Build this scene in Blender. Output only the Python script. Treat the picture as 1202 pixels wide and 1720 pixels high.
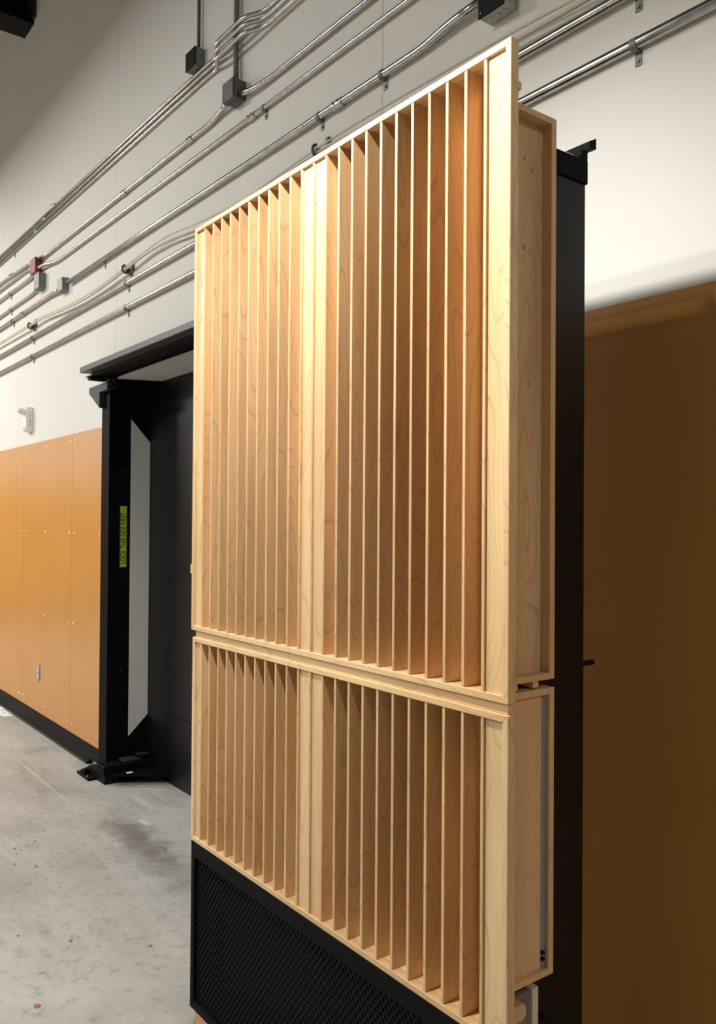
import bpy, bmesh, math, random
from mathutils import Vector, Matrix
random.seed(7)
for o in list(bpy.data.objects): bpy.data.objects.remove(o)
scene = bpy.context.scene
COL = scene.collection

# ------------------------------------------------------------------ camera
A = math.radians(37.3); PITCH = math.radians(.7); ROLL = math.radians(.4)
fw0 = Vector((-math.cos(A), math.sin(A), 0)); r0 = Vector((math.sin(A), math.cos(A), 0)); u0 = Vector((0, 0, 1))
fw = fw0*math.cos(PITCH)+u0*math.sin(PITCH); up = u0*math.cos(PITCH)-fw0*math.sin(PITCH)
rr = r0*math.cos(ROLL)+up*math.sin(ROLL); uu = up*math.cos(ROLL)-r0*math.sin(ROLL)
cd = bpy.data.cameras.new('camera'); cam = bpy.data.objects.new('camera', cd); COL.objects.link(cam)
cd.sensor_fit = 'VERTICAL'; cd.sensor_height = 36; cd.lens = 36*1400/1720; cd.clip_start = .02
M = Matrix((rr, uu, -fw)).transposed().to_4x4(); M.translation = Vector((0, 0, 1.5))
cam.matrix_world = M
scene.camera = cam

# ------------------------------------------------------------------ world, lights, exposure
w = bpy.data.worlds.new('hall_air'); scene.world = w; w.use_nodes = True
w.node_tree.nodes['Background'].inputs[0].default_value = (1, .98, .94, 1)
w.node_tree.nodes['Background'].inputs[1].default_value = .06
def light(name, kind, loc, energy, col=(1, .97, .92), **k):
    l = bpy.data.lights.new(name, kind); l.energy = energy; l.color = col
    for a, b in k.items(): setattr(l, a, b)
    o = bpy.data.objects.new(name, l); COL.objects.link(o); o.location = loc
    return o
gl = light('gobo_lamp', 'SPOT', (-1.32, .45, 2.925), 88, (1, .98, .935), shadow_soft_size=.045, spot_size=math.radians(130), spot_blend=1.0)
gl.rotation_euler = (Vector((-1.58, 1.0, 1.72))-gl.location).to_track_quat('-Z', 'Y').to_euler()
HB = (1, .985, .95)
light('high_bay_or_fill', 'AREA', (3.2, 1.0, 4.5), 38, HB, shape='RECTANGLE', size=1.2, size_y=.4)  # unseen fill added at the right to brighten the diffuser box side
light('high_bay_or_fill', 'AREA', (-2.5, -3.2, 4.5), 85, HB, shape='RECTANGLE', size=1.2, size_y=.4)  # added front fill, lifts the upper right wall and diffuser fronts
light('high_bay_or_fill', 'AREA', (-8.8, -.3, 4.5), 78, HB, shape='RECTANGLE', size=1.2, size_y=.4)
light('high_bay_or_fill', 'AREA', (-5.4, -1.3, 4.5), 74, HB, shape='RECTANGLE', size=1.2, size_y=.4)
light('high_bay_or_fill', 'AREA', (-11.2, -2.4, 4.5), 150, HB, shape='RECTANGLE', size=1.2, size_y=.4)  # added fill that lights the left end wall for panel reflections
vs = scene.view_settings
vs.view_transform = 'Standard'; vs.look = 'None'; vs.gamma = 1; vs.use_curve_mapping = False
vs.exposure = .85

# ------------------------------------------------------------------ materials
def nodes(name):
    m = bpy.data.materials.new(name); m.use_nodes = True
    t = m.node_tree
    return m, t, t.nodes['Principled BSDF']
def N(t, kind, **k):
    n = t.nodes.new(kind)
    for a, b in k.items():
        if a.startswith('i_'):
            key = a[2:]; key = int(key) if key.isdigit() else key.replace('_', ' ')
            n.inputs[key].default_value = b
        else: setattr(n, a, b)
    return n
def ramp(t, src, stops):
    r = N(t, 'ShaderNodeValToRGB'); t.links.new(src, r.inputs[0])
    e = r.color_ramp.elements
    while len(e) < len(stops): e.new(.5)
    for q, (p, c) in zip(e, stops): q.position = p; q.color = (*c, 1) if len(c) == 3 else c
    return r.outputs[0]
def mix(t, a, b, f, mode='MIX'):
    m = N(t, 'ShaderNodeMix', data_type='RGBA', blend_type=mode)
    for s, v in ((m.inputs[6], a), (m.inputs[7], b), (m.inputs[0], f)):
        if hasattr(v, 'is_linked'): t.links.new(v, s)
        else: s.default_value = (*v, 1) if isinstance(v, tuple) and len(v) == 3 else v
    return m.outputs[2]
def plain(name, col, rough=.5, metal=0, var=.12, scale=8, bump=0, spec=.5, coat=0):
    m, t, p = nodes(name)
    tc = N(t, 'ShaderNodeTexCoord')
    n = N(t, 'ShaderNodeTexNoise', i_Scale=scale, i_Detail=5.0, i_Roughness=.6); t.links.new(tc.outputs['Object'], n.inputs['Vector'])
    lo = tuple(c*(1-var) for c in col); hi = tuple(min(1, c*(1+var)) for c in col)
    t.links.new(ramp(t, n.outputs[0], [(.3, lo), (.7, hi)]), p.inputs['Base Color'])
    p.inputs['Roughness'].default_value = rough; p.inputs['Metallic'].default_value = metal
    p.inputs['Specular IOR Level'].default_value = spec; p.inputs['Coat Weight'].default_value = coat
    if bump:
        b = N(t, 'ShaderNodeBump', i_Strength=bump, i_Distance=.002); t.links.new(n.outputs[0], b.inputs['Height']); t.links.new(b.outputs[0], p.inputs['Normal'])
    return m
def wood(name, axis='z', light_c=(.84, .615, .335), dark_c=(.67, .43, .20), knots=(), rough=.42, figure=.5):
    m, t, p = nodes(name)
    tc = N(t, 'ShaderNodeTexCoord'); oi = N(t, 'ShaderNodeObjectInfo')
    rnd = N(t, 'ShaderNodeMath', operation='MULTIPLY', i_1=37.0); t.links.new(oi.outputs['Random'], rnd.inputs[0])
    cb = N(t, 'ShaderNodeCombineXYZ')
    for i in range(3): t.links.new(rnd.outputs[0], cb.inputs[i])
    ad = N(t, 'ShaderNodeVectorMath', operation='ADD'); t.links.new(tc.outputs['Object'], ad.inputs[0]); t.links.new(cb.outputs[0], ad.inputs[1])
    def stretched(sc, along):
        s = [sc]*3; s['xyz'.index(axis)] = along
        mp = N(t, 'ShaderNodeMapping'); mp.inputs['Scale'].default_value = s; t.links.new(ad.outputs[0], mp.inputs['Vector'])
        return mp.outputs[0]
    fine = N(t, 'ShaderNodeTexNoise', i_Scale=1.0, i_Detail=6.0, i_Roughness=.65); t.links.new(stretched(160, 5), fine.inputs['Vector'])
    broad = N(t, 'ShaderNodeTexNoise', i_Scale=1.0, i_Detail=2.0, i_Roughness=.5); t.links.new(stretched(14, 1.6), broad.inputs['Vector'])
    # cathedral growth rings: thin lines where a slow stretched field crosses integer values
    fld = N(t, 'ShaderNodeTexNoise', i_Scale=1.0, i_Detail=1.0, i_Roughness=.4); t.links.new(stretched(9, 2.1), fld.inputs['Vector'])
    ml = N(t, 'ShaderNodeMath', operation='MULTIPLY', i_1=17.0); t.links.new(fld.outputs[0], ml.inputs[0])
    fr = N(t, 'ShaderNodeMath', operation='FRACT'); t.links.new(ml.outputs[0], fr.inputs[0])
    ring = ramp(t, fr.outputs[0], [(0, (0, 0, 0)), (.80, (.12, .12, .12)), (.95, (1, 1, 1)), (1, (0, 0, 0))])
    c = ramp(t, broad.outputs[0], [(.28, dark_c), (.62, light_c)])
    c = mix(t, c, tuple(x*.80 for x in light_c), ramp(t, fine.outputs[0], [(.42, (0, 0, 0)), (.75, (.55, .55, .55))]))
    rf = N(t, 'ShaderNodeMath', operation='MULTIPLY', i_1=figure); t.links.new(ring, rf.inputs[0])
    c = mix(t, c, tuple(x*.66 for x in dark_c), rf.outputs[0])
    tone = ramp(t, oi.outputs['Random'], [(0, (.86, .84, .82)), (.5, (1, .98, .96)), (1, (1.0, .93, .86))])
    c = mix(t, c, tone, 1.0, 'MULTIPLY')
    for (kx, ky, kz, r) in knots:
        sp = N(t, 'ShaderNodeVectorMath', operation='SUBTRACT', i_1=(kx, ky, kz)); t.links.new(tc.outputs['Object'], sp.inputs[0])
        sc = N(t, 'ShaderNodeVectorMath', operation='MULTIPLY', i_1=(.2, 1.2/r, .7/r)); t.links.new(sp.outputs[0], sc.inputs[0])
        wob = N(t, 'ShaderNodeTexNoise', i_Scale=120.0, i_Detail=2.0); t.links.new(tc.outputs['Object'], wob.inputs['Vector'])
        ln = N(t, 'ShaderNodeVectorMath', operation='LENGTH'); t.links.new(sc.outputs[0], ln.inputs[0])
        sm = N(t, 'ShaderNodeMath', operation='ADD'); t.links.new(ln.outputs['Value'], sm.inputs[0]); t.links.new(wob.outputs[0], sm.inputs[1])
        f = ramp(t, sm.outputs[0], [(.55, (1, 1, 1)), (.85, (.35, .35, .35)), (1.0, (.0, .0, .0))])
        c = mix(t, c, (.085, .035, .012), f)
    t.links.new(c, p.inputs['Base Color'])
    p.inputs['Roughness'].default_value = rough
    b = N(t, 'ShaderNodeBump', i_Strength=.10, i_Distance=.001); t.links.new(fine.outputs[0], b.inputs['Height']); t.links.new(b.outputs[0], p.inputs['Normal'])
    return m

MAPLE_V = wood('maple_vertical', 'z'); MAPLE_H = wood('maple_horizontal', 'x')
FIN = wood('maple_fin_shaded', 'z', (.76, .515, .275), (.60, .365, .165))  # maple darkened in colour for the dim grazing light on fins and wells
PLY = wood('maple_plywood', 'z', (.70, .49, .27), (.55, .36, .18), knots=((.0, .009, .967, .0085), (.0, .029, .950, .011), (.0, .007, .7985, .010), (.0, .022, .545, .007)), figure=.55)
PLY2 = wood('birch_plywood', 'z', (.72, .49, .26), (.62, .40, .20), figure=.3)
BLACK = plain('black_powder_coat', (.0045, .0045, .005), .55, 0, .2, 60, .05, spec=.05)
BLACKM = plain('matt_black_paint', (.0045, .0045, .0045), .6, 0, .2, 40, spec=.15)
DOORBLK = plain('satin_black_door', (.005, .005, .0053), .40, 0, .15, 6, spec=.22)
GREYP = plain('charcoal_paint', (.035, .035, .037), .5, 0, .1, 20, spec=.3)
LINER = plain('pale_grey_liner', (.62, .61, .56), .6, 0, .05, 4)
SEAL = plain('grey_seal', (.27, .24, .24), .6, 0, .05, 10)
DUSK = plain('grey_brown_panel', (.17, .14, .105), .6, 0, .08, 6)
STEEL = plain('galvanised_steel', (.47, .47, .455), .26, 1, .2, 22)
BOXSTEEL = plain('dull_galvanised_steel', (.20, .21, .20), .5, .5, .2, 40)
DARKSTEEL = plain('dark_steel', (.115, .115, .112), .5, .4, .2, 30)
CABLE = plain('beige_cable', (.62, .55, .43), .55, 0, .06, 20)
RED = plain('red_enamel', (.26, .022, .026), .45, 0, .08, 20)
WHITEP = plain('white_plastic', (.80, .79, .76), .4, 0, .03, 10)
CLEARW = plain('strobe_lens', (.75, .76, .76), .12, .3, .25, 120)
REDINK = plain('red_print', (.55, .06, .09), .6, 0, .05, 10)
INK = plain('black_marker', (.03, .03, .012), .7, 0, .05, 10)
TAPE = plain('fluorescent_tape', (.42, .52, .03), .55, 0, .06, 30)
TAPE2 = plain('bright_fluorescent_tape', (.72, .90, .06), .55, 0, .05, 30)
PAPER = plain('white_paper', (.82, .81, .79), .8, 0, .03, 10)
COPPER = plain('copper_coin', (.42, .22, .13), .4, .6, .15, 200)
SCREW = plain('brass_screw', (.85, .66, .40), .35, .8, .05, 10)
PLATE = plain('steel_plate', (.45, .42, .36), .35, .7, .1, 40)
ORANGE = None
def mk_orange():
    m, t, p = nodes('amber_panel')
    tc = N(t, 'ShaderNodeTexCoord')
    n = N(t, 'ShaderNodeTexNoise', i_Scale=2.2, i_Detail=3.0); t.links.new(tc.outputs['Object'], n.inputs['Vector'])
    n2 = N(t, 'ShaderNodeTexNoise', i_Scale=220.0, i_Detail=3.0); t.links.new(tc.outputs['Object'], n2.inputs['Vector'])
    c = ramp(t, n.outputs[0], [(.3, (.57, .255, .058)), (.7, (.62, .295, .078))])
    c = mix(t, c, (.46, .20, .04), ramp(t, n2.outputs[0], [(.5, (0, 0, 0)), (.8, (.4, .4, .4))]))
    t.links.new(c, p.inputs['Base Color']); p.inputs['Roughness'].default_value = .30; p.inputs['Specular IOR Level'].default_value = .5
    return m
ORANGE = mk_orange()
def mk_wall():
    m, t, p = nodes('painted_drywall')
    tc = N(t, 'ShaderNodeTexCoord')
    n = N(t, 'ShaderNodeTexNoise', i_Scale=1.3, i_Detail=4.0); t.links.new(tc.outputs['Object'], n.inputs['Vector'])
    n2 = N(t, 'ShaderNodeTexNoise', i_Scale=140.0, i_Detail=4.0); t.links.new(tc.outputs['Object'], n2.inputs['Vector'])
    t.links.new(ramp(t, n.outputs[0], [(.3, (.735, .715, .655)), (.7, (.765, .745, .69))]), p.inputs['Base Color'])
    p.inputs['Roughness'].default_value = .75
    b = N(t, 'ShaderNodeBump', i_Strength=.06, i_Distance=.002); t.links.new(n2.outputs[0], b.inputs['Height']); t.links.new(b.outputs[0], p.inputs['Normal'])
    return m
WALL = mk_wall()
def mk_floor():
    m, t, p = nodes('worn_concrete')
    tc = N(t, 'ShaderNodeTexCoord'); V = tc.outputs['Object']
    def no(s, d, r=.6, dist=0., mp=None):
        n = N(t, 'ShaderNodeTexNoise', i_Scale=s, i_Detail=d, i_Roughness=r, i_Distortion=dist)
        if mp:
            q = N(t, 'ShaderNodeMapping'); q.inputs['Scale'].default_value = mp; q.inputs['Rotation'].default_value = (0, 0, .5); t.links.new(V, q.inputs['Vector']); t.links.new(q.outputs[0], n.inputs['Vector'])
        else: t.links.new(V, n.inputs['Vector'])
        return n.outputs[0]
    c = ramp(t, no(1.1, 8, .62, .4), [(.30, (.36, .345, .32)), (.48, (.50, .485, .45)), (.68, (.60, .585, .545))])
    streak = ramp(t, no(3.2, 7, .7, .8, (.5, 2.2, 1)), [(.40, (0, 0, 0)), (.70, (.7, .7, .7))])
    c = mix(t, c, (.66, .645, .60), streak)
    stain = ramp(t, no(.75, 5, .55, .3), [(.55, (0, 0, 0)), (.72, (.7, .7, .7))])
    c = mix(t, c, (.30, .28, .255), stain)
    spot = N(t, 'ShaderNodeTexVoronoi', i_Scale=5.0); t.links.new(V, spot.inputs['Vector'])
    c = mix(t, c, (.09, .08, .07), ramp(t, spot.outputs[0], [(.03, (.85, .85, .85)), (.055, (0, 0, 0))]))
    sp2 = N(t, 'ShaderNodeTexVoronoi', i_Scale=9.0); t.links.new(V, sp2.inputs['Vector'])
    c = mix(t, c, (.66, .65, .61), ramp(t, sp2.outputs[0], [(.03, (.8, .8, .8)), (.05, (0, 0, 0))]))
    c = mix(t, c, (.22, .20, .18), ramp(t, no(26, 6, .75), [(.52, (0, 0, 0)), (.74, (.7, .7, .7))]))
    geo = N(t, 'ShaderNodeNewGeometry'); wob = no(9, 5, .7); wob2 = no(40, 4, .7)
    def blob(c, x, y, rx, ry, col, f, hard=.5, w=None):
        sb = N(t, 'ShaderNodeVectorMath', operation='SUBTRACT', i_1=(x, y, 0)); t.links.new(geo.outputs['Position'], sb.inputs[0])
        sc = N(t, 'ShaderNodeVectorMath', operation='MULTIPLY', i_1=(1/rx, 1/ry, 0)); t.links.new(sb.outputs[0], sc.inputs[0])
        ln = N(t, 'ShaderNodeVectorMath', operation='LENGTH'); t.links.new(sc.outputs[0], ln.inputs[0])
        sm = N(t, 'ShaderNodeMath', operation='ADD'); t.links.new(ln.outputs['Value'], sm.inputs[0]); t.links.new(w or wob, sm.inputs[1])
        return mix(t, c, col, ramp(t, sm.outputs[0], [(hard, (f, f, f)), (1.0, (0, 0, 0))]))
    for (x, y, rx, ry, col, f, hd) in (
        (-3.85, 1.58, .85, .24, (.20, .185, .165), .75, .6), (-3.55, 1.55, .9, .3, (.22, .205, .185), .6, .5), (-3.1, 1.62, 1.0, .35, (.26, .25, .23), .5, .4),
        (-3.96, 1.69, .11, .045, (.72, .71, .68), .9, .85), (-4.25, 1.80, .3, .07, (.72, .71, .67), .7, .7),
        (-3.115, .95, .17, .06, (.30, .275, .25), .5, .55), (-3.02, .84, .15, .075, (.27, .25, .225), .5, .55), (-3.3, 1.35, .5, .07, (.62, .61, .57), .6, .5),
        (-5.0, 1.482, 1.9, .016, (.68, .66, .62), .6, .7), (-5.0, 1.505, 1.9, .012, (.33, .31, .29), .5, .7), (-6.6, 1.2, 1.5, .5, (.66, .64, .60), .5, .5)):
        c = blob(c, x, y, rx, ry, col, f, hd)
    for k in range(26):
        rx = random.uniform(.012, .04); c = blob(c, -3.95+random.gauss(0, .12) if k < 12 else random.uniform(-4.2, -2.8), random.gauss(1.06, .07) if k < 12 else random.uniform(.7, 1.8), rx, rx*random.uniform(.3, .7), (.10, .09, .08) if k % 3 else (.72, .71, .68), .8, .7, wob2)
    c = mix(t, c, (.80, .79, .775), 1.0, 'MULTIPLY')
    t.links.new(c, p.inputs['Base Color'])
    t.links.new(ramp(t, no(2.0, 5), [(.35, (.42,)*3), (.7, (.62,)*3)]), p.inputs['Roughness'])
    b = N(t, 'ShaderNodeBump', i_Strength=.15, i_Distance=.004); t.links.new(no(30, 8, .7), b.inputs['Height']); t.links.new(b.outputs[0], p.inputs['Normal'])
    return m
CONCRETE = mk_floor()

# ------------------------------------------------------------------ builders
BASE = {}
def tag(o, label=None, cat=None, group=None, kind=None):
    if label: o['label'] = label
    if cat: o['category'] = cat
    if group: o['group'] = group
    if kind: o['kind'] = kind
    return o
def thing(name, loc, label, cat, group=None):
    o = bpy.data.objects.new(name, None); COL.objects.link(o); o.location = loc; o.empty_display_size = .05
    BASE[o] = Vector(loc); return tag(o, label, cat, group)
def link_mesh(name, me, c, mat, parent, smooth=False):
    if mat is not None and not me.materials: me.materials.append(mat)
    if smooth:
        for p in me.polygons: p.use_smooth = True
    o = bpy.data.objects.new(name, me); COL.objects.link(o)
    c = Vector(c)
    if parent is not None: o.parent = parent; o.location = c-BASE[parent]
    else: o.location = c
    BASE[o] = c
    return o
def from_bm(name, bm, mat, parent=None, smooth=False):
    """bmesh in world coordinates -> object with its origin at the bottom centre."""
    bmesh.ops.recalc_face_normals(bm, faces=bm.faces)
    xs = [v.co for v in bm.verts]
    c = Vector(((min(v.x for v in xs)+max(v.x for v in xs))/2, (min(v.y for v in xs)+max(v.y for v in xs))/2, min(v.z for v in xs)))
    bmesh.ops.translate(bm, verts=bm.verts, vec=-c)
    me = bpy.data.meshes.new(name); bm.to_mesh(me); bm.free()
    return link_mesh(name, me, c, mat, parent, smooth)
def add_box(bm, x0, x1, y0, y1, z0, z1, bev=0):
    vs = [bm.verts.new((x, y, z)) for x in (x0, x1) for y in (y0, y1) for z in (z0, z1)]
    fs = [bm.faces.new([vs[i] for i in f]) for f in ((0, 1, 3, 2), (4, 6, 7, 5), (0, 4, 5, 1), (2, 3, 7, 6), (0, 2, 6, 4), (1, 5, 7, 3))]
    if bev:
        es = list({e for f in fs for e in f.edges})
        bmesh.ops.bevel(bm, geom=es, offset=bev, segments=1, affect='EDGES', profile=.5)
def box(name, b, mat, parent=None, bev=0):
    bm = bmesh.new(); add_box(bm, *b, bev=bev); return from_bm(name, bm, mat, parent)
def add_prism(bm, pts, axis, a, b):
    """extrude a polygon: axis 'y' -> pts are (x,z); 'x' -> (y,z); 'z' -> (x,y)."""
    def P(p, q): return {'y': (p[0], q, p[1]), 'x': (q, p[0], p[1]), 'z': (p[0], p[1], q)}[axis]
    lo = [bm.verts.new(P(p, a)) for p in pts]; hi = [bm.verts.new(P(p, b)) for p in pts]
    bm.faces.new(lo); bm.faces.new(hi[::-1])
    for i in range(len(pts)):
        j = (i+1) % len(pts); bm.faces.new((lo[i], lo[j], hi[j], hi[i]))
def prism(name, pts, axis, a, b, mat, parent=None, bev=0):
    bm = bmesh.new(); add_prism(bm, pts, axis, a, b)
    if bev: bmesh.ops.bevel(bm, geom=list(bm.edges), offset=bev, segments=1, affect='EDGES')
    return from_bm(name, bm, mat, parent)
def add_cyl(bm, c, d, r, h, seg=16, r2=None):
    d = Vector(d).normalized(); q = d.to_track_quat('Z', 'Y').to_matrix().to_4x4(); q.translation = Vector(c)+d*h/2
    bmesh.ops.create_cone(bm, cap_ends=True, segments=seg, radius1=r, radius2=r if r2 is None else r2, depth=h, matrix=q)
def cyl(name, c, d, r, h, mat, parent=None, seg=16, r2=None):
    bm = bmesh.new(); add_cyl(bm, c, d, r, h, seg, r2); return from_bm(name, bm, mat, parent)
def fillet(pts, r=.06, n=6):
    pts = [Vector(p) for p in pts]; out = [pts[0]]
    for a, b, c in zip(pts, pts[1:], pts[2:]):
        k = min(r, (b-a).length*.49, (c-b).length*.49)
        p, q = b+(a-b).normalized()*k, b+(c-b).normalized()*k
        for i in range(n+1):
            s = i/n; out.append(p*(1-s)**2+b*2*s*(1-s)+q*s*s)
    return out+[pts[-1]]
def add_tube(bm, path, r, seg=14):
    rings = []; up = None
    for i, p in enumerate(path):
        d = (path[min(i+1, len(path)-1)]-path[max(i-1, 0)]).normalized()
        if up is None: up = Vector((0, 0, 1)) if abs(d.z) < .9 else Vector((0, 1, 0))
        s = d.cross(up).normalized(); up = s.cross(d).normalized()
        rings.append([bm.verts.new(p+(s*math.cos(2*math.pi*j/seg)+up*math.sin(2*math.pi*j/seg))*r) for j in range(seg)])
    for a, b in zip(rings, rings[1:]):
        for j in range(seg): bm.faces.new((a[j], a[(j+1) % seg], b[(j+1) % seg], b[j]))
    bm.faces.new(rings[0][::-1]); bm.faces.new(rings[-1])
def tube(name, pts, r, mat, parent=None, bend=.06, seg=14):
    bm = bmesh.new(); add_tube(bm, fillet(pts, bend), r, seg); return from_bm(name, bm, mat, parent, True)
def text_mesh(name, body, size, loc, xdir, ydir, mat, parent, thick=.0006):
    cu = bpy.data.curves.new(name, 'FONT'); cu.body = body; cu.size = size; cu.extrude = thick; cu.align_x = 'CENTER'; cu.align_y = 'CENTER'
    tmp = bpy.data.objects.new('tmp', cu); COL.objects.link(tmp)
    bpy.context.view_layer.update()
    me = bpy.data.meshes.new_from_object(tmp.evaluated_get(bpy.context.evaluated_depsgraph_get()))
    bpy.data.objects.remove(tmp)
    x, y = Vector(xdir), Vector(ydir); R = Matrix((x, y, x.cross(y))).transposed().to_4x4(); me.transform(R); me.materials.clear()
    return link_mesh(name, me, loc, mat, parent)

# ================================================================== THE SETTING
YW = 1.81
fl = box('floor', (-13.2, 5, -8, 2.6, -.1, 0), CONCRETE); tag(fl, kind='structure')
ce = box('ceiling', (-13.2, 5, -8, 2.6, 6.6, 6.7), plain('dark_roof_deck', (.10, .10, .10), .8)); tag(ce, kind='structure')

bm = bmesh.new()
add_box(bm, -16, -4.90, 1.835, 2.2, 0, 2.36); add_box(bm, -2.5, 5, 1.835, 2.2, 0, 2.36); add_box(bm, -16, 5, 1.835, 2.2, 2.36, 6.6)
wall = from_bm('wall_back', bm, WALL); tag(wall, kind='structure')
lw = box('wall_left', (-13.2, -13.0, -8, 1.82, 2.05, 6.6), WALL); tag(lw, kind='structure')
box('wainscot_panel', (-13.2, -12.99, -8, 1.80, .13, 2.05), ORANGE, lw); box('baseboard_strip', (-13.2, -12.985, -8, 1.80, 0, .13), BLACKM, lw)
seams = [-13.2, -12.2, -9.715, -7.23, -4.745, -2.265, .22, 2.70, 5]
for x0, x1 in zip(seams, seams[1:]):
    a, b = x0+.0012, x1-.0012
    if a < -4.9 < b: pts = [(a, 2.05), (-4.90, 2.05), (-4.90, 2.36), (b, 2.36), (b, 6.6), (a, 6.6)]
    elif a < -2.5 < b: pts = [(a, 2.36), (-2.5, 2.36), (-2.5, 2.05), (b, 2.05), (b, 6.6), (a, 6.6)]
    else: pts = [(a, 2.05), (b, 2.05), (b, 6.6), (a, 6.6)]
    prism('drywall_sheet', pts, 'y', 1.820, 1.8345, WALL, wall)
screw_me = None
def wains(x0, x1):
    global screw_me
    p = box('wainscot_panel', (x0+.0017, x1-.0017, 1.808, 1.8345, .128, 2.062), ORANGE, wall, .0008)
    cols = [x0+.045, (x0+x1)/2, x1-.045] if x1-x0 > .6 else [x0+.045, x1-.045]
    for cx in cols:
        for z in (2.018, 1.415, .828, .188):
            if screw_me is None:
                b = bmesh.new(); add_cyl(b, (0, 0, 0), (0, -1, 0), .0070, .003, 8, .004)
                screw_me = bpy.data.meshes.new('screw'); b.to_mesh(screw_me); b.free()
            link_mesh('screw', screw_me, (cx, 1.808, z), SCREW, p)
for x0, x1 in ((-9.90, -8.78), (-8.78, -7.66), (-7.66, -6.555), (-6.555, -5.445), (-5.445, -4.905), (-2.5, -2.06), (-2.06, -.955), (-.955, .13), (.13, 1.24)): wains(x0, x1)
bm = bmesh.new()
add_prism(bm, [(-13.2, 0.012), (-5.09, .012), (-5.06, .045), (-4.90, .045), (-4.90, .126), (-13.2, .126)], 'y', 1.803, 1.8345)
bb = from_bm('baseboard_left', bm, BLACKM); tag(bb, kind='structure')
st = box('cove_strip', (-13.2, -5.10, 1.797, 1.803, 0.0, .016), GREYP, bb)
br = box('baseboard_right', (-2.5, 5, 1.803, 1.8345, 0, .126), BLACKM); tag(br, kind='structure')

# roof beam, upper left
t = thing('roof_beam', (-6.6, -1, 5.2), 'black steel roof beam meeting the white wall at its upper left', 'beam')
box('bottom_flange', (-6.70, -6.46, -6, 1.819, 5.24, 5.265), BLACKM, t); box('web', (-6.605, -6.585, -6, 1.819, 5.265, 6.0), BLACKM, t)
box('top_flange', (-6.76, -6.42, -6, 1.819, 6.0, 6.03), BLACKM, t); box('bearing_plate', (-6.70, -6.40, 1.80, 1.819, 5.268, 5.99), GREYP, t)

# ================================================================== DOORWAY
JX = -4.77
fr_ = thing('door_frame', (-4.85, 1.9, 0), 'black steel door frame with pale grey inner linings around the recessed door', 'door frame')
bm = bmesh.new()
r = .035; pts = [(-4.92+r-r*math.cos(a), 1.797+r-r*math.sin(a)) for a in [i*math.pi/2/8 for i in range(9)]]+[(JX, 1.797), (JX, 2.12), (-4.92, 2.12)]
add_prism(bm, pts, 'z', .05, 2.262)
post = from_bm('jamb_post', bm, BLACK, fr_)
prism('jamb_lining', [(1.93, .222), (2.048, .338), (2.048, 1.972), (1.93, 2.102)], 'x', JX-.002, JX+.006, LINER, fr_)
for z in (1.79, 1.17, .62): cyl('bolt', (JX, 1.882, z), (1, 0, 0), .006, .004, STEEL, fr_, 10)
prism('corner_gusset', [(-4.735, 2.308), (-5.037, 2.307), (-5.037, 2.270), (-4.86, 2.166), (-4.86, 2.262), (-4.735, 2.262)], 'y', 1.768, 1.7965, GREYP, fr_, .002)
box('head_beam', (-4.90, -2.45, 1.822, 2.12, 2.332, 2.358), BLACK, fr_)
prism('head_lining', [(-4.688, 1.815), (-4.60, 2.046), (-2.68, 2.046), (-2.62, 1.815)], 'z', 2.322, 2.332, LINER, fr_)
box('lining_edge', (-4.688, -2.62, 1.8115, 1.8145, 2.320, 2.333), plain('pale_edge', (.5, .49, .45), .5), fr_)
box('head_block', (-4.77, -4.688, 1.80, 2.12, 2.262, 2.331), BLACK, fr_)
box('jamb_post', (-2.60, -2.45, 1.797, 2.12, .05, 2.331), BLACK, fr_, .008)
tr = thing('sliding_track', (-3.3, 1.74, 2.36), 'long black header track bolted to the wall above the doorway', 'track')
box('channel', (-4.925, -1.75, 1.672, 1.819, 2.372, 2.405), plain('grey_track_paint', (.075, .075, .08), .45, spec=.3), tr, .002)
box('lower_lip', (-4.905, -1.75, 1.735, 1.819, 2.352, 2.3715), BLACKM, tr)
box('end_roller', (-4.875, -4.83, 1.70, 1.80, 2.325, 2.352), BLACKM, tr, .004)
for x in (-4.895, -4.865): cyl('bolt', (x, 1.699, 2.345), (0, -1, 0), .006, .006, STEEL, tr, 8)
d = thing('door_1', (-3.6, 2.1, 0), None, None); tag(d, kind='structure')
box('door_leaf', (-4.768, -2.602, 2.05, 2.12, .392, 2.3305), DOORBLK, d)
box('kick_panel', (-4.768, -2.602, 2.049, 2.12, .0, .389), DOORBLK, d)
# sill hardware
sl = thing('sill_hardware', (-4.7, 1.85, 0), 'black steel sill block with floor plates at the foot of the door frame', 'door hardware')
box('sill_block', (-4.735, -4.634, 1.735, 2.046, .05, .10), BLACK, sl, .003)
box('block_cap', (-4.735, -4.66, 1.86, 1.97, .1002, .112), GREYP, sl, .002)
box('raised_bracket', (-4.76, -4.655, 1.945, 2.04, .1125, .122), BLACK, sl, .002)
box('bracket_slot', (-4.72, -4.69, 1.96, 2.02, .1222, .126), GREYP, sl)
prism('floor_plate', [(-4.955, 1.69), (-4.757, 1.688), (-4.76, 1.80), (-5.01, 1.79)], 'z', .0, .014, BLACK, sl, .002)
prism('threshold_plate', [(-4.60, 1.76), (-4.42, 2.03), (-4.63, 2.046), (-4.632, 1.76)], 'z', .05, .060, BLACK, sl)
box('foot', (-4.90, -4.636, 1.74, 2.04, .0, .0495), BLACKM, sl)
for x, y in ((-4.93, 1.705), (-4.80, 1.70), (-4.96, 1.77)): cyl('bolt', (x, y, .014), (0, 0, 1), .009, .008, STEEL, sl, 8)
box('leveling_screw', (-4.875, -4.845, 1.70, 1.73, .014, .045), BLACK, sl, .003)
box('white_label', (-4.60, -4.575, 1.85, 1.885, .0602, .061), PAPER, sl)
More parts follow.
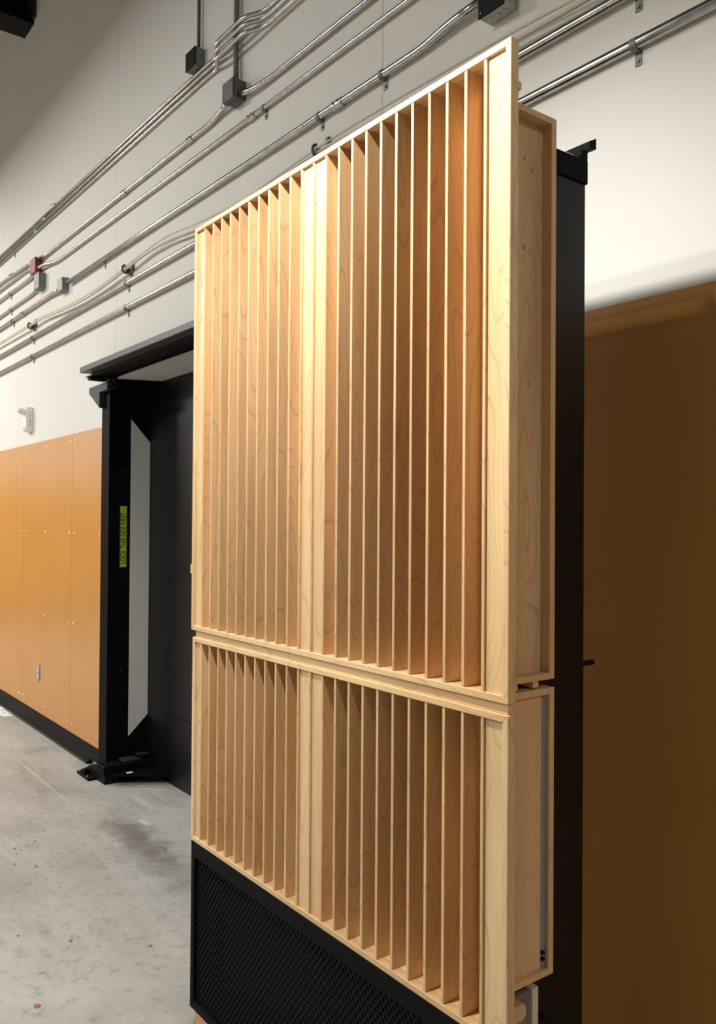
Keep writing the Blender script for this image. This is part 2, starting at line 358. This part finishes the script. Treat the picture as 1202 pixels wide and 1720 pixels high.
# tapes
tp = thing('warning_tape', (JX+.0005, 1.882, 1.23), 'yellow-green tape lettered LOCK THIS SIDE FIRST on the black door jamb', 'tape')
box('tape_strip', (JX+.0003, JX+.0013, 1.868, 1.908, 1.225, 1.585), TAPE, tp)
tx = text_mesh('lettering', 'LOCK THIS SIDE FIRST', .052, (JX+.0018, 1.888, 1.395), (0, 0, 1), (0, -1, 0), INK, tp)
tx.scale = (1, 1, .30/tx.dimensions.z)
box('yellow_tape', (-4.203, -4.10, 2.0485, 2.0495, 1.214, 1.262), TAPE2); tag(bpy.data.objects['yellow_tape'], 'small bright yellow tape on the recessed black door', 'tape')

# ================================================================== BLACK STAND WITH MESH CABINET
sd = thing('acoustic_stand', (-1.6, 1.27, 0), 'tall black stand with mesh front carrying the two wooden diffusers', 'stand')
box('upright_panel', (-2.16, -1.10, 1.256, 1.433, .02, 2.212), DOORBLK, sd, .002)
box('top_cap', (-2.164, -1.096, 1.2555, 1.437, 2.2125, 2.262), BLACK, sd, .002)
prism('top_rail', [(1.430, 2.286), (1.430, 2.300), (1.452, 2.311), (1.452, 2.288)], 'x', -2.16, -1.088, BLACK, sd)
for x in (-2.0, -1.55, -1.125): box('rail_post', (x, x+.02, 1.425, 1.4365, 2.2625, 2.286), BLACK, sd)
box('rail_clip', (-1.14, -1.104, 1.372, 1.400, 2.2625, 2.268), STEEL, sd)
prism('end_bracket', [(1.405, 2.2625), (1.437, 2.2625), (1.437, 2.283), (1.43, 2.283)], 'x', -1.104, -1.098, BLACK, sd)
box('rail_light_stop', (-2.16, -1.108, 1.4375, 1.4425, 2.2625, 2.290), BLACK, sd)  # plate added under the rail to block lamp light from the wall behind
cyl('stop_bolt', (-1.115, 1.43, 1.205), (0, 1, 0), .006, .052, BLACKM, sd, 10)
# mesh cabinet
X0, X1, Z0, Z1 = -2.236, -1.006, .088, .568
for nm, pts in (('frame_rail', [(X0, Z1), (X1, Z1), (X1-.02, Z1-.042), (X0+.02, Z1-.042)]), ('frame_rail', [(X0, Z0), (X1, Z0), (X1-.02, Z0+.024), (X0+.02, Z0+.024)]),
                ('frame_stile', [(X0, Z0), (X0, Z1), (X0+.02, Z1-.042), (X0+.02, Z0+.024)]), ('frame_stile', [(X1, Z0), (X1, Z1), (X1-.02, Z1-.042), (X1-.02, Z0+.024)])):
    prism(nm, pts, 'y', 1.10, 1.12, BLACK, sd, .0008)
box('cabinet_back', (X0+.02, X1-.04, 1.20, 1.2555, .02, .565), BLACKM, sd)
box('cabinet_side', (-1.052, -1.042, 1.121, 1.1995, .0, .635), DUSK, sd); box('cabinet_side', (-2.232, -2.215, 1.1205, 1.2550, .0, .565), BLACKM, sd)
box('edge_batten', (-1.05, -1.034, 1.2, 1.216, .0, .640), plain('pale_batten', (.62, .56, .44), .5), sd)
box('plinth', (-2.2145, -1.06, 1.108, 1.2, .0, .080), ORANGE, sd, .001)
box('cabinet_floor', (-2.2145, -1.06, 1.121, 1.1995, .0877, .095), BLACKM, sd)
box('plinth_ledge', (-2.2145, -1.06, 1.104, 1.2, .0805, .0875), MAPLE_H, sd)
bm = bmesh.new()       # expanded metal: zigzag strands
px, pz, wv = .0175, .0112, .0012
nx = int((X1-X0-.03)/px*2); nz = int((Z1-Z0-.06)/pz)
for j in range(nz+1):
    z = Z0+.020+j*pz; prev = None
    for i in range(nx+1):
        x = X0+.015+i*px/2; dz = (pz/2-.0004)*(1 if (i+j) % 2 else -1)*.98
        v = [bm.verts.new((x, 1.108, z+dz-wv)), bm.verts.new((x, 1.112, z+dz)), bm.verts.new((x, 1.108, z+dz+wv))]
        if prev:
            bm.faces.new((prev[0], v[0], v[1], prev[1])); bm.faces.new((prev[1], v[1], v[2], prev[2])); bm.faces.new((prev[2], v[2], v[0], prev[0]))
        prev = v
g = from_bm('mesh_grille', bm, plain('black_mesh_paint', (.008, .008, .008), .45, 0, .2, 30, spec=.2), sd); tag(g, kind='stuff')

# ================================================================== WOODEN DIFFUSERS
FX = [-1.0700-.0508*k for k in range(23)]
FLAT = {10, 11}
DEPTH = {0: .045, 9: .045, 12: .045, 21: .045}
def diffuser(name, z0, z1, label, bx0, bx1, lower):
    t = thing(name, (-1.628, 1.17, z0), label, 'diffuser')
    x0, x1, fw_, Y = -2.25 if not lower else -2.24, -1.006, .0132, 1.10
    Q = lambda pts, nm, m: prism(nm, pts, 'y', Y, Y+.021, m, t, .0009)
    Q([(x0, z1), (x1, z1), (x1-fw_, z1-fw_), (x0+fw_, z1-fw_)], 'frame_rail', MAPLE_H)
    Q([(x0, z0), (x1, z0), (x1-fw_, z0+fw_), (x0+fw_, z0+fw_)], 'frame_rail', MAPLE_H)
    Q([(x0, z0), (x0, z1), (x0+fw_, z1-fw_), (x0+fw_, z0+fw_)], 'frame_stile', MAPLE_V)
    Q([(x1, z0), (x1, z1), (x1-fw_, z1-fw_), (x1-fw_, z0+fw_)], 'frame_stile', MAPLE_V)
    a, b = z0+fw_+.0002, z1-fw_-.0002
    box('top_board', (-2.228, -1.067, Y+.0212, 1.184, b+.0004, z1-.001), MAPLE_H, t)
    box('bottom_board', (-2.228, -1.067, Y+.0212, 1.184, z0+.001, a-.0004), MAPLE_H, t)
    hw = .0037
    box('top_board', (-2.2, -1.169, 1.1842, 1.236, b+.0004, z1-.001), MAPLE_H, t)
    box('bottom_board', (-2.2, -1.169, 1.1842, 1.236, z0+.001, a-.0004), MAPLE_H, t)
    for k, x in enumerate(FX): box('fin', (x-hw, x+hw, Y+.0015, 1.184 if k < 2 else 1.236, a, b), FIN, t, .0005)
    for k in range(22):
        r_, l_ = FX[k]-hw-.0002, FX[k+1]+hw+.0002
        if k in FLAT: box('flat_strip', (l_, r_, Y+.0065, Y+.016, a, b), MAPLE_V, t)
        else:
            dp = DEPTH.get(k, .082 if k < 2 else .134); box('well_back', (l_, r_, Y+dp-.004, Y+dp, a, b), FIN, t)
    box('flat_strip', (FX[0]+hw+.0002, x1-fw_-.0002, Y+.0065, Y+.016, a, b), MAPLE_V, t)
    box('flat_strip', (x0+fw_+.0002, FX[22]-hw-.0002, Y+.0065, Y+.016, a, b), MAPLE_V, t)
    # carcass behind the face
    bk = box('back_panel', (-2.205, -1.0305, 1.2405, 1.2545, bx0, bx1), PLY2, t, .0006)
    for sx, s in ((-1.0305, 1), (-2.205, -1)):
        lo, hi = sorted((sx, sx-s*.036)); yf = 1.1215
        box('carcass_top', (lo, hi, yf, 1.24, bx1-.012, bx1), PLY2, t, .0006)
        box('carcass_bottom', (lo, hi, yf, 1.24, bx0, bx0+.012), PLY2, t, .0006)
        ins = .022 if not lower else .008
        l2, h2 = sorted((sx-s*ins, sx-s*.036))
        box('side_panel', (l2, h2, yf, 1.24 if not lower else 1.226, bx0+.0122, bx1-.0122), PLY if not lower else PLY2, t)
        if lower and s > 0:
            box('grey_seal', (-1.052, -1.0395, 1.2262, 1.2400, bx0+.0122, bx1-.0122), SEAL, t)
            for z in (.685, .697): cyl('bolt', (-1.0395, 1.2315, z), (1, 0, 0), .0035, .006, BLACKM, t, 8)
    return t
up_ = diffuser('wood_diffuser', 1.181, 2.364, 'tall upper wooden slat diffuser in a mitred maple frame', 1.207, 2.270, False)
box('batten', (-1.066, -1.034, 1.1215, 1.160, 2.298, 2.313), MAPLE_H, up_, .0008)
box('batten', (-1.066, -1.034, 1.1215, 1.156, 1.1955, 1.2065), MAPLE_H, up_); box('batten', (-1.066, -1.034, 1.198, 1.213, 1.1955, 1.2065), MAPLE_H, up_)
lo_ = diffuser('wood_diffuser', .570, 1.161, 'short lower wooden slat diffuser directly above the black mesh', .654, 1.191, True)
box('spacer_strip', (-2.232, -1.012, 1.1065, 1.121, 1.1612, 1.1805), MAPLE_H, lo_, .0008)
prism('peg', [(1.1215, .602), (1.162, .602), (1.169, .612), (1.169, .624), (1.162, .632), (1.1215, .632)], 'x', -1.0418, -1.022, PLY2, lo_)

# ================================================================== CONDUITS, BOXES, CABLE
def strap(c, x, z, r, yc, side=-1):
    """one-hole strap: half band over the pipe with an ear below"""
    bm = bmesh.new(); n = 10; w_ = .018
    for i in range(n):
        a0, a1 = [math.pi*(-.5-k/n) for k in (i, i+1)]
        q = []
        for a in (a0, a1):
            for R in (r+.0004, r+.0026): q.append((yc+math.cos(a)*R, z+math.sin(a)*R))
        add_prism(bm, [q[0], q[1], q[3], q[2]], 'x', x-w_/2, x+w_/2)
    add_box(bm, x-w_/2, x+w_/2, 1.8165, 1.8196, z-r-.034, z-r+.002)
    add_box(bm, x-w_/2, x+w_/2, yc-.001, 1.8196, z-r-.003, z-r-.0006)
    add_cyl(bm, (x, 1.8165, z-r-.022), (0, -1, 0), .006, .004, 8)
    return from_bm('strap', bm, BOXSTEEL, c)
def coupling(c, x, z, r, yc):
    o = cyl('coupling', (x-.03, yc, z), (1, 0, 0), r+.003, .06, STEEL, c, 16)
    cyl('set_screw', (x-.014, yc-r-.002, z+.002), (0, -1, 0), .004, .007, BOXSTEEL, c, 8); cyl('set_screw', (x+.014, yc-r-.002, z+.002), (0, -1, 0), .004, .007, BOXSTEEL, c, 8)
def conduit(pts, r, label, straps=(), coups=(), bend=.06, group='steel conduits on the wall', mat=None):
    o = tube('conduit', pts, r, mat or STEEL, None, bend); tag(o, label, 'conduit', group)
    for x, z, y in straps: strap(o, x, z, r, y)
    for x, z, y in coups: coupling(o, x, z, r, y)
    return o
y8 = 1.819-.0145
conduit([(-12, y8, 2.712), (4, y8, 2.700)], .0145, 'lowest steel conduit on the wall, passing right of the diffuser frame', [(-6.35, 2.708, y8), (-4.545, 2.706, y8), (-1.235, 2.702, y8)], [(-2.0, 2.7025, y8)])
conduit([(-12, y8, 2.850), (4, y8, 2.838)], .0145, 'second lowest steel conduit, just under the beige cable', [(-6.35, 2.846, y8), (-4.545, 2.845, y8), (-1.235, 2.840, y8)])
y6 = 1.819-.0145
conduit([(-5.53, 1.795, 3.070), (-4.1, y6, 3.068), (-2.03, y6, 3.054), (-1.90, 1.795, 3.066), (-1.752, 1.79, 3.066)], .0145, 'steel conduit between the black-faced box and a small grey box', [(-2.245, 3.056, y6), (-2.63, 3.058, y6), (-4.92, 3.07, y6)], [(-2.505, 3.057, y6)], .05)
conduit([(-12, y6, 3.085), (-6.0, y6, 3.073), (-5.86, 1.80, 3.070), (-5.68, 1.792, 3.058)], .0135, 'steel conduit running left out of the small standalone grey box', [(-6.9, 3.075, y6)], [(-6.6, 3.0742, y6)])
y5 = 1.819-.0115
conduit([(-6.19, 1.785, 3.318), (-6.06, 1.79, 3.314), (-5.80, y5, 3.278), (-4.92, y5, 3.272), (-2.1, y5, 3.25), (4, y5, 3.22)], .0115, 'steel conduit leaving the side of the red box', [(-3.05, 3.258, y5)], [(-3.15, 3.258, y5)], .09)
y4 = 1.819-.0125
conduit([(-6.20, 1.79, 3.385), (-6.0, y4, 3.384), (-3.52, y4, 3.374), (-3.44, 1.80, 3.384), (-3.30, 1.785, 3.386)], .0125, 'steel conduit from the red box to the dark square box', [], [(-4.6, 3.378, y4), (-3.75, 3.375, y4)], .05)
conduit([(-3.24, 1.785, 3.384), (-3.12, 1.80, 3.366), (-3.0, y4, 3.362), (4, y4, 3.345)], .0125, 'steel conduit leaving the dark square box to the right', [], [], .06)
for i, (z, lab) in enumerate(((3.690, 'topmost'), (3.658, 'middle'), (3.622, 'bottom'))):
    yb = 1.819-.0095; dz = (i-1)*.004
    conduit([(-12, yb, z+.01), (-3.56, yb, z-.012+dz), (-3.47, yb, z-.018+dz), (-3.40, yb-.055, z-.020), (-3.13, yb-.055, z-.022), (-3.04, yb-.012, z-.03), (4, yb-.012, z-.055)], .0095,
            lab+' of the three bundled conduits that jog over the vertical pipe', [(-6.9, z+.004, yb)] if i == 2 else [], [(-5.9-.2*i, z+.003, yb)], .045)
y3 = 1.819-.011
for za, zb, lab in ((3.423, 3.452, 'upper'), (3.385, 3.398, 'middle')):
    conduit([(-12, y3, zb+(zb-za)*.2), (-7.2, y3, zb), (-6.5, y3, za), (-6.31, 1.79, za-.035)], .0105, lab+' of the three conduits entering the left side of the red box', [], [(-6.95, zb-.003, y3)] if lab == 'upper' else [])
conduit([(-12, y3, 3.33), (-7.2, y3, 3.312), (-6.45, y3, 3.302), (-6.31, 1.79, 3.308)], .0125, 'lower of the three conduits entering the left side of the red box', [(-6.98, 3.309, y3)])
conduit([(-12, y3, 3.20), (-7.2, y3, 3.178), (-6.42, y3, 3.174), (-6.27, 1.80, 3.178), (-6.20, 1.792, 3.205)], .0115, 'steel conduit running left out of the grey box below the red one', [(-6.96, 3.1775, y3)])
conduit([(-3.665, 1.803, 3.765), (-3.665, 1.803, 6.5)], .0085, 'thin vertical conduit rising from the black box beside the bundle', [], [], mat=DARKSTEEL)
conduit([(-3.285, 1.800, 3.445), (-3.285, 1.800, 6.5)], .013, 'thick vertical conduit rising from the dark square box', [], [], mat=BOXSTEEL)

def ebox(x0, x1, y0, z0, z1, label, body, cover, knocks=True, name='junction_box'):
    t = thing(name, ((x0+x1)/2, 1.80, z0), label, 'electrical box', 'electrical boxes on the wall')
    box('body', (x0, x1, y0+.004, 1.8196, z0, z1), body, t, .003)
    box('cover_plate', (x0-.001, x1+.001, y0, y0+.0038, z0-.001, z1+.001), cover, t, .001)
    ym = (y0+1.82)/2
    if knocks:
        for z in (z0+.03, z1-.03): cyl('knockout', (x1, ym, z), (1, 0, 0), .0125, .0012, body, t, 14)
        for x in (x0+.022, (x0+x1)/2, x1-.022): cyl('knockout', (x, ym, z0), (0, 0, -1), .0125, .0012, body, t, 14)
    for x, z in ((x0+.012, z0+.012), (x1-.012, z1-.012)): cyl('cover_screw', (x, y0, z), (0, -1, 0), .004, .003, STEEL, t, 8)
    return t
ebox(-1.742, -1.642, 1.762, 2.992, 3.092, 'black-faced steel box above the top of the diffuser frame', plain('bright_galvanised_steel', (.42, .42, .40), .45, .4, .25, 60), BLACKM)
ebox(-3.735, -3.632, 1.768, 3.687, 3.776, 'black box at the foot of the thin vertical conduit', BOXSTEEL, BLACKM)
ebox(-3.322, -3.228, 1.752, 3.363, 3.450, 'dark square box at the foot of the thick vertical conduit', DARKSTEEL, DARKSTEEL, True)
ebox(-6.316, -6.188, 1.769, 3.298, 3.402, 'red junction box among the grey conduits', RED, RED, False)
ebox(-6.208, -6.094, 1.769, 3.160, 3.270, 'grey steel box directly below the red box', BOXSTEEL, BOXSTEEL)
ebox(-5.69, -5.585, 1.772, 3.034, 3.118, 'small grey steel box on its own, right of the red box', BOXSTEEL, BOXSTEEL)

cb = thing('wall_cable', (-4, 1.79, 2.9), 'beige cable sagging along the wall between black ring hangers', 'cable')
pa = [(-12, 1.79, 2.93), (-8.6, 1.79, 2.94), (-7.21, 1.79, 2.938), (-6.33, 1.785, 2.930), (-6.07, 1.79, 2.935), (-5.65, 1.79, 2.905), (-5.21, 1.79, 2.888), (-4.86, 1.79, 2.894), (-4.5, 1.785, 2.914), (-4.25, 1.79, 2.936), (-3.95, 1.79, 2.932), (-3.68, 1.79, 2.90), (-3.2, 1.79, 2.885), (-2.62, 1.785, 2.912), (-2.3, 1.79, 2.902), (-1.6, 1.79, 2.885), (-1.3, 1.79, 2.876), (-.6, 1.785, 2.90), (4, 1.79, 2.90)]
tube('cable_strand', pa, .0068, CABLE, cb, .2, 10)
tube('cable_strand', [(x, y-.004, z+.009+(.016 if abs(x+3.9) < .35 or abs(x+2) < .4 else .003)) for x, y, z in pa], .0035, CABLE, cb, .2, 8)
def hanger(x, z, label):
    bm = bmesh.new(); n = 18
    path = [Vector((x, 1.788+.022*math.cos(a), z+.004+.022*math.sin(a))) for a in [math.radians(100+290*i/n) for i in range(n+1)]]
    add_tube(bm, path, .006, 8)
    t = from_bm('ring_hanger', bm, DARKSTEEL, None, True); tag(t, label, 'cable hanger', 'cable ring hangers')
    box('mounting_clip', (x+.025, x+.047, 1.806, 1.8195, z-.01, z+.050), DARKSTEEL, t, .003)
    box('clip_arm', (x-.012, x+.025, 1.806, 1.8195, z-.028, z-.018), DARKSTEEL, t)
    box('clip_jaw', (x-.036, x-.014, 1.792, 1.8195, z-.004, z+.026), DARKSTEEL, t, .003)
hanger(-6.34, 2.926, 'ring hanger holding the cable above the fire alarm')
hanger(-4.52, 2.912, 'ring hanger holding the cable just left of the diffuser')
hanger(-2.62, 2.914, 'ring hanger peeking over the top edge of the diffuser')

# ================================================================== SMALL THINGS
t = thing('fire_alarm', (-6.40, 1.79, 2.14), 'white wall fire alarm with clear strobe and red lettering', 'fire alarm')
bm = bmesh.new(); add_prism(bm, [(1.8195, 2.150), (1.8195, 2.335), (1.778, 2.335), (1.770, 2.325), (1.770, 2.185), (1.785, 2.160)], 'x', -6.475, -6.365)
bmesh.ops.bevel(bm, geom=list(bm.edges), offset=.004, segments=2, affect='EDGES'); from_bm('housing', bm, WHITEP, t)
bm = bmesh.new(); bmesh.ops.create_icosphere(bm, subdivisions=2, radius=.030, matrix=Matrix.Translation((-6.42, 1.760, 2.305)) @ Matrix.Diagonal((1.1, 1.2, .85, 1))); from_bm('strobe_lens', bm, CLEARW, t)
text_mesh('lettering', 'F\nI\nR\nE', .022, (-6.3645, 1.797, 2.235), (0, 1, 0), (0, 0, 1), REDINK, t)
t = thing('wall_outlet', (-6.12, 1.806, .35), 'steel duplex outlet low on the amber panel', 'outlet')
box('cover_plate', (-6.158, -6.088, 1.8025, 1.8078, .352, .468), PLATE, t, .0015)
for z in (.388, .432):
    o = cyl('receptacle', (-6.123, 1.8025, z), (0, -1, 0), .016, .0022, WHITEP, t, 14)
    for dx in (-.006, .006): box('slot', (-6.123+dx-.0012, -6.123+dx+.0012, 1.7995, 1.8002, z-.005, z+.005), BLACKM, o)
cyl('centre_screw', (-6.123, 1.8025, .41), (0, -1, 0), .004, .002, STEEL, t, 8)
t = thing('paper_sheet', (-6.85, 1.74, .001), 'printed white paper lying on the floor by the black baseboard', 'paper')
prism('sheet', [(-6.728, 1.796), (-6.672, 1.778), (-6.70, 1.720), (-7.02, 1.690), (-7.06, 1.796)], 'z', .001, .0022, PAPER, t)
prism('printed_bar', [(-6.97, 1.792), (-6.97, 1.784), (-6.755, 1.782), (-6.755, 1.790)], 'z', .0023, .0026, plain('grey_print', (.30, .29, .32), .8), t)
prism('printed_spot', [(-6.765, 1.791), (-6.765, 1.779), (-6.725, 1.779), (-6.725, 1.791)], 'z', .0027, .003, INK, t)
for a in ((-6.84, 1.745, -6.79, 1.765), (-6.95, 1.755, -6.88, 1.772)): box('printed_block', (a[0], a[2], a[1], a[3], .0023, .0026), plain('pale_print', (.55, .54, .53), .8), t)
bm = bmesh.new(); add_cyl(bm, (-2.654, .791, .0004), (0, 0, 1), .0105, .0018, 24); bmesh.ops.bevel(bm, geom=list(bm.edges), offset=.0003, segments=1, affect='EDGES')
t = from_bm('coin', bm, COPPER); tag(t, 'small round copper coin on the concrete floor', 'coin')
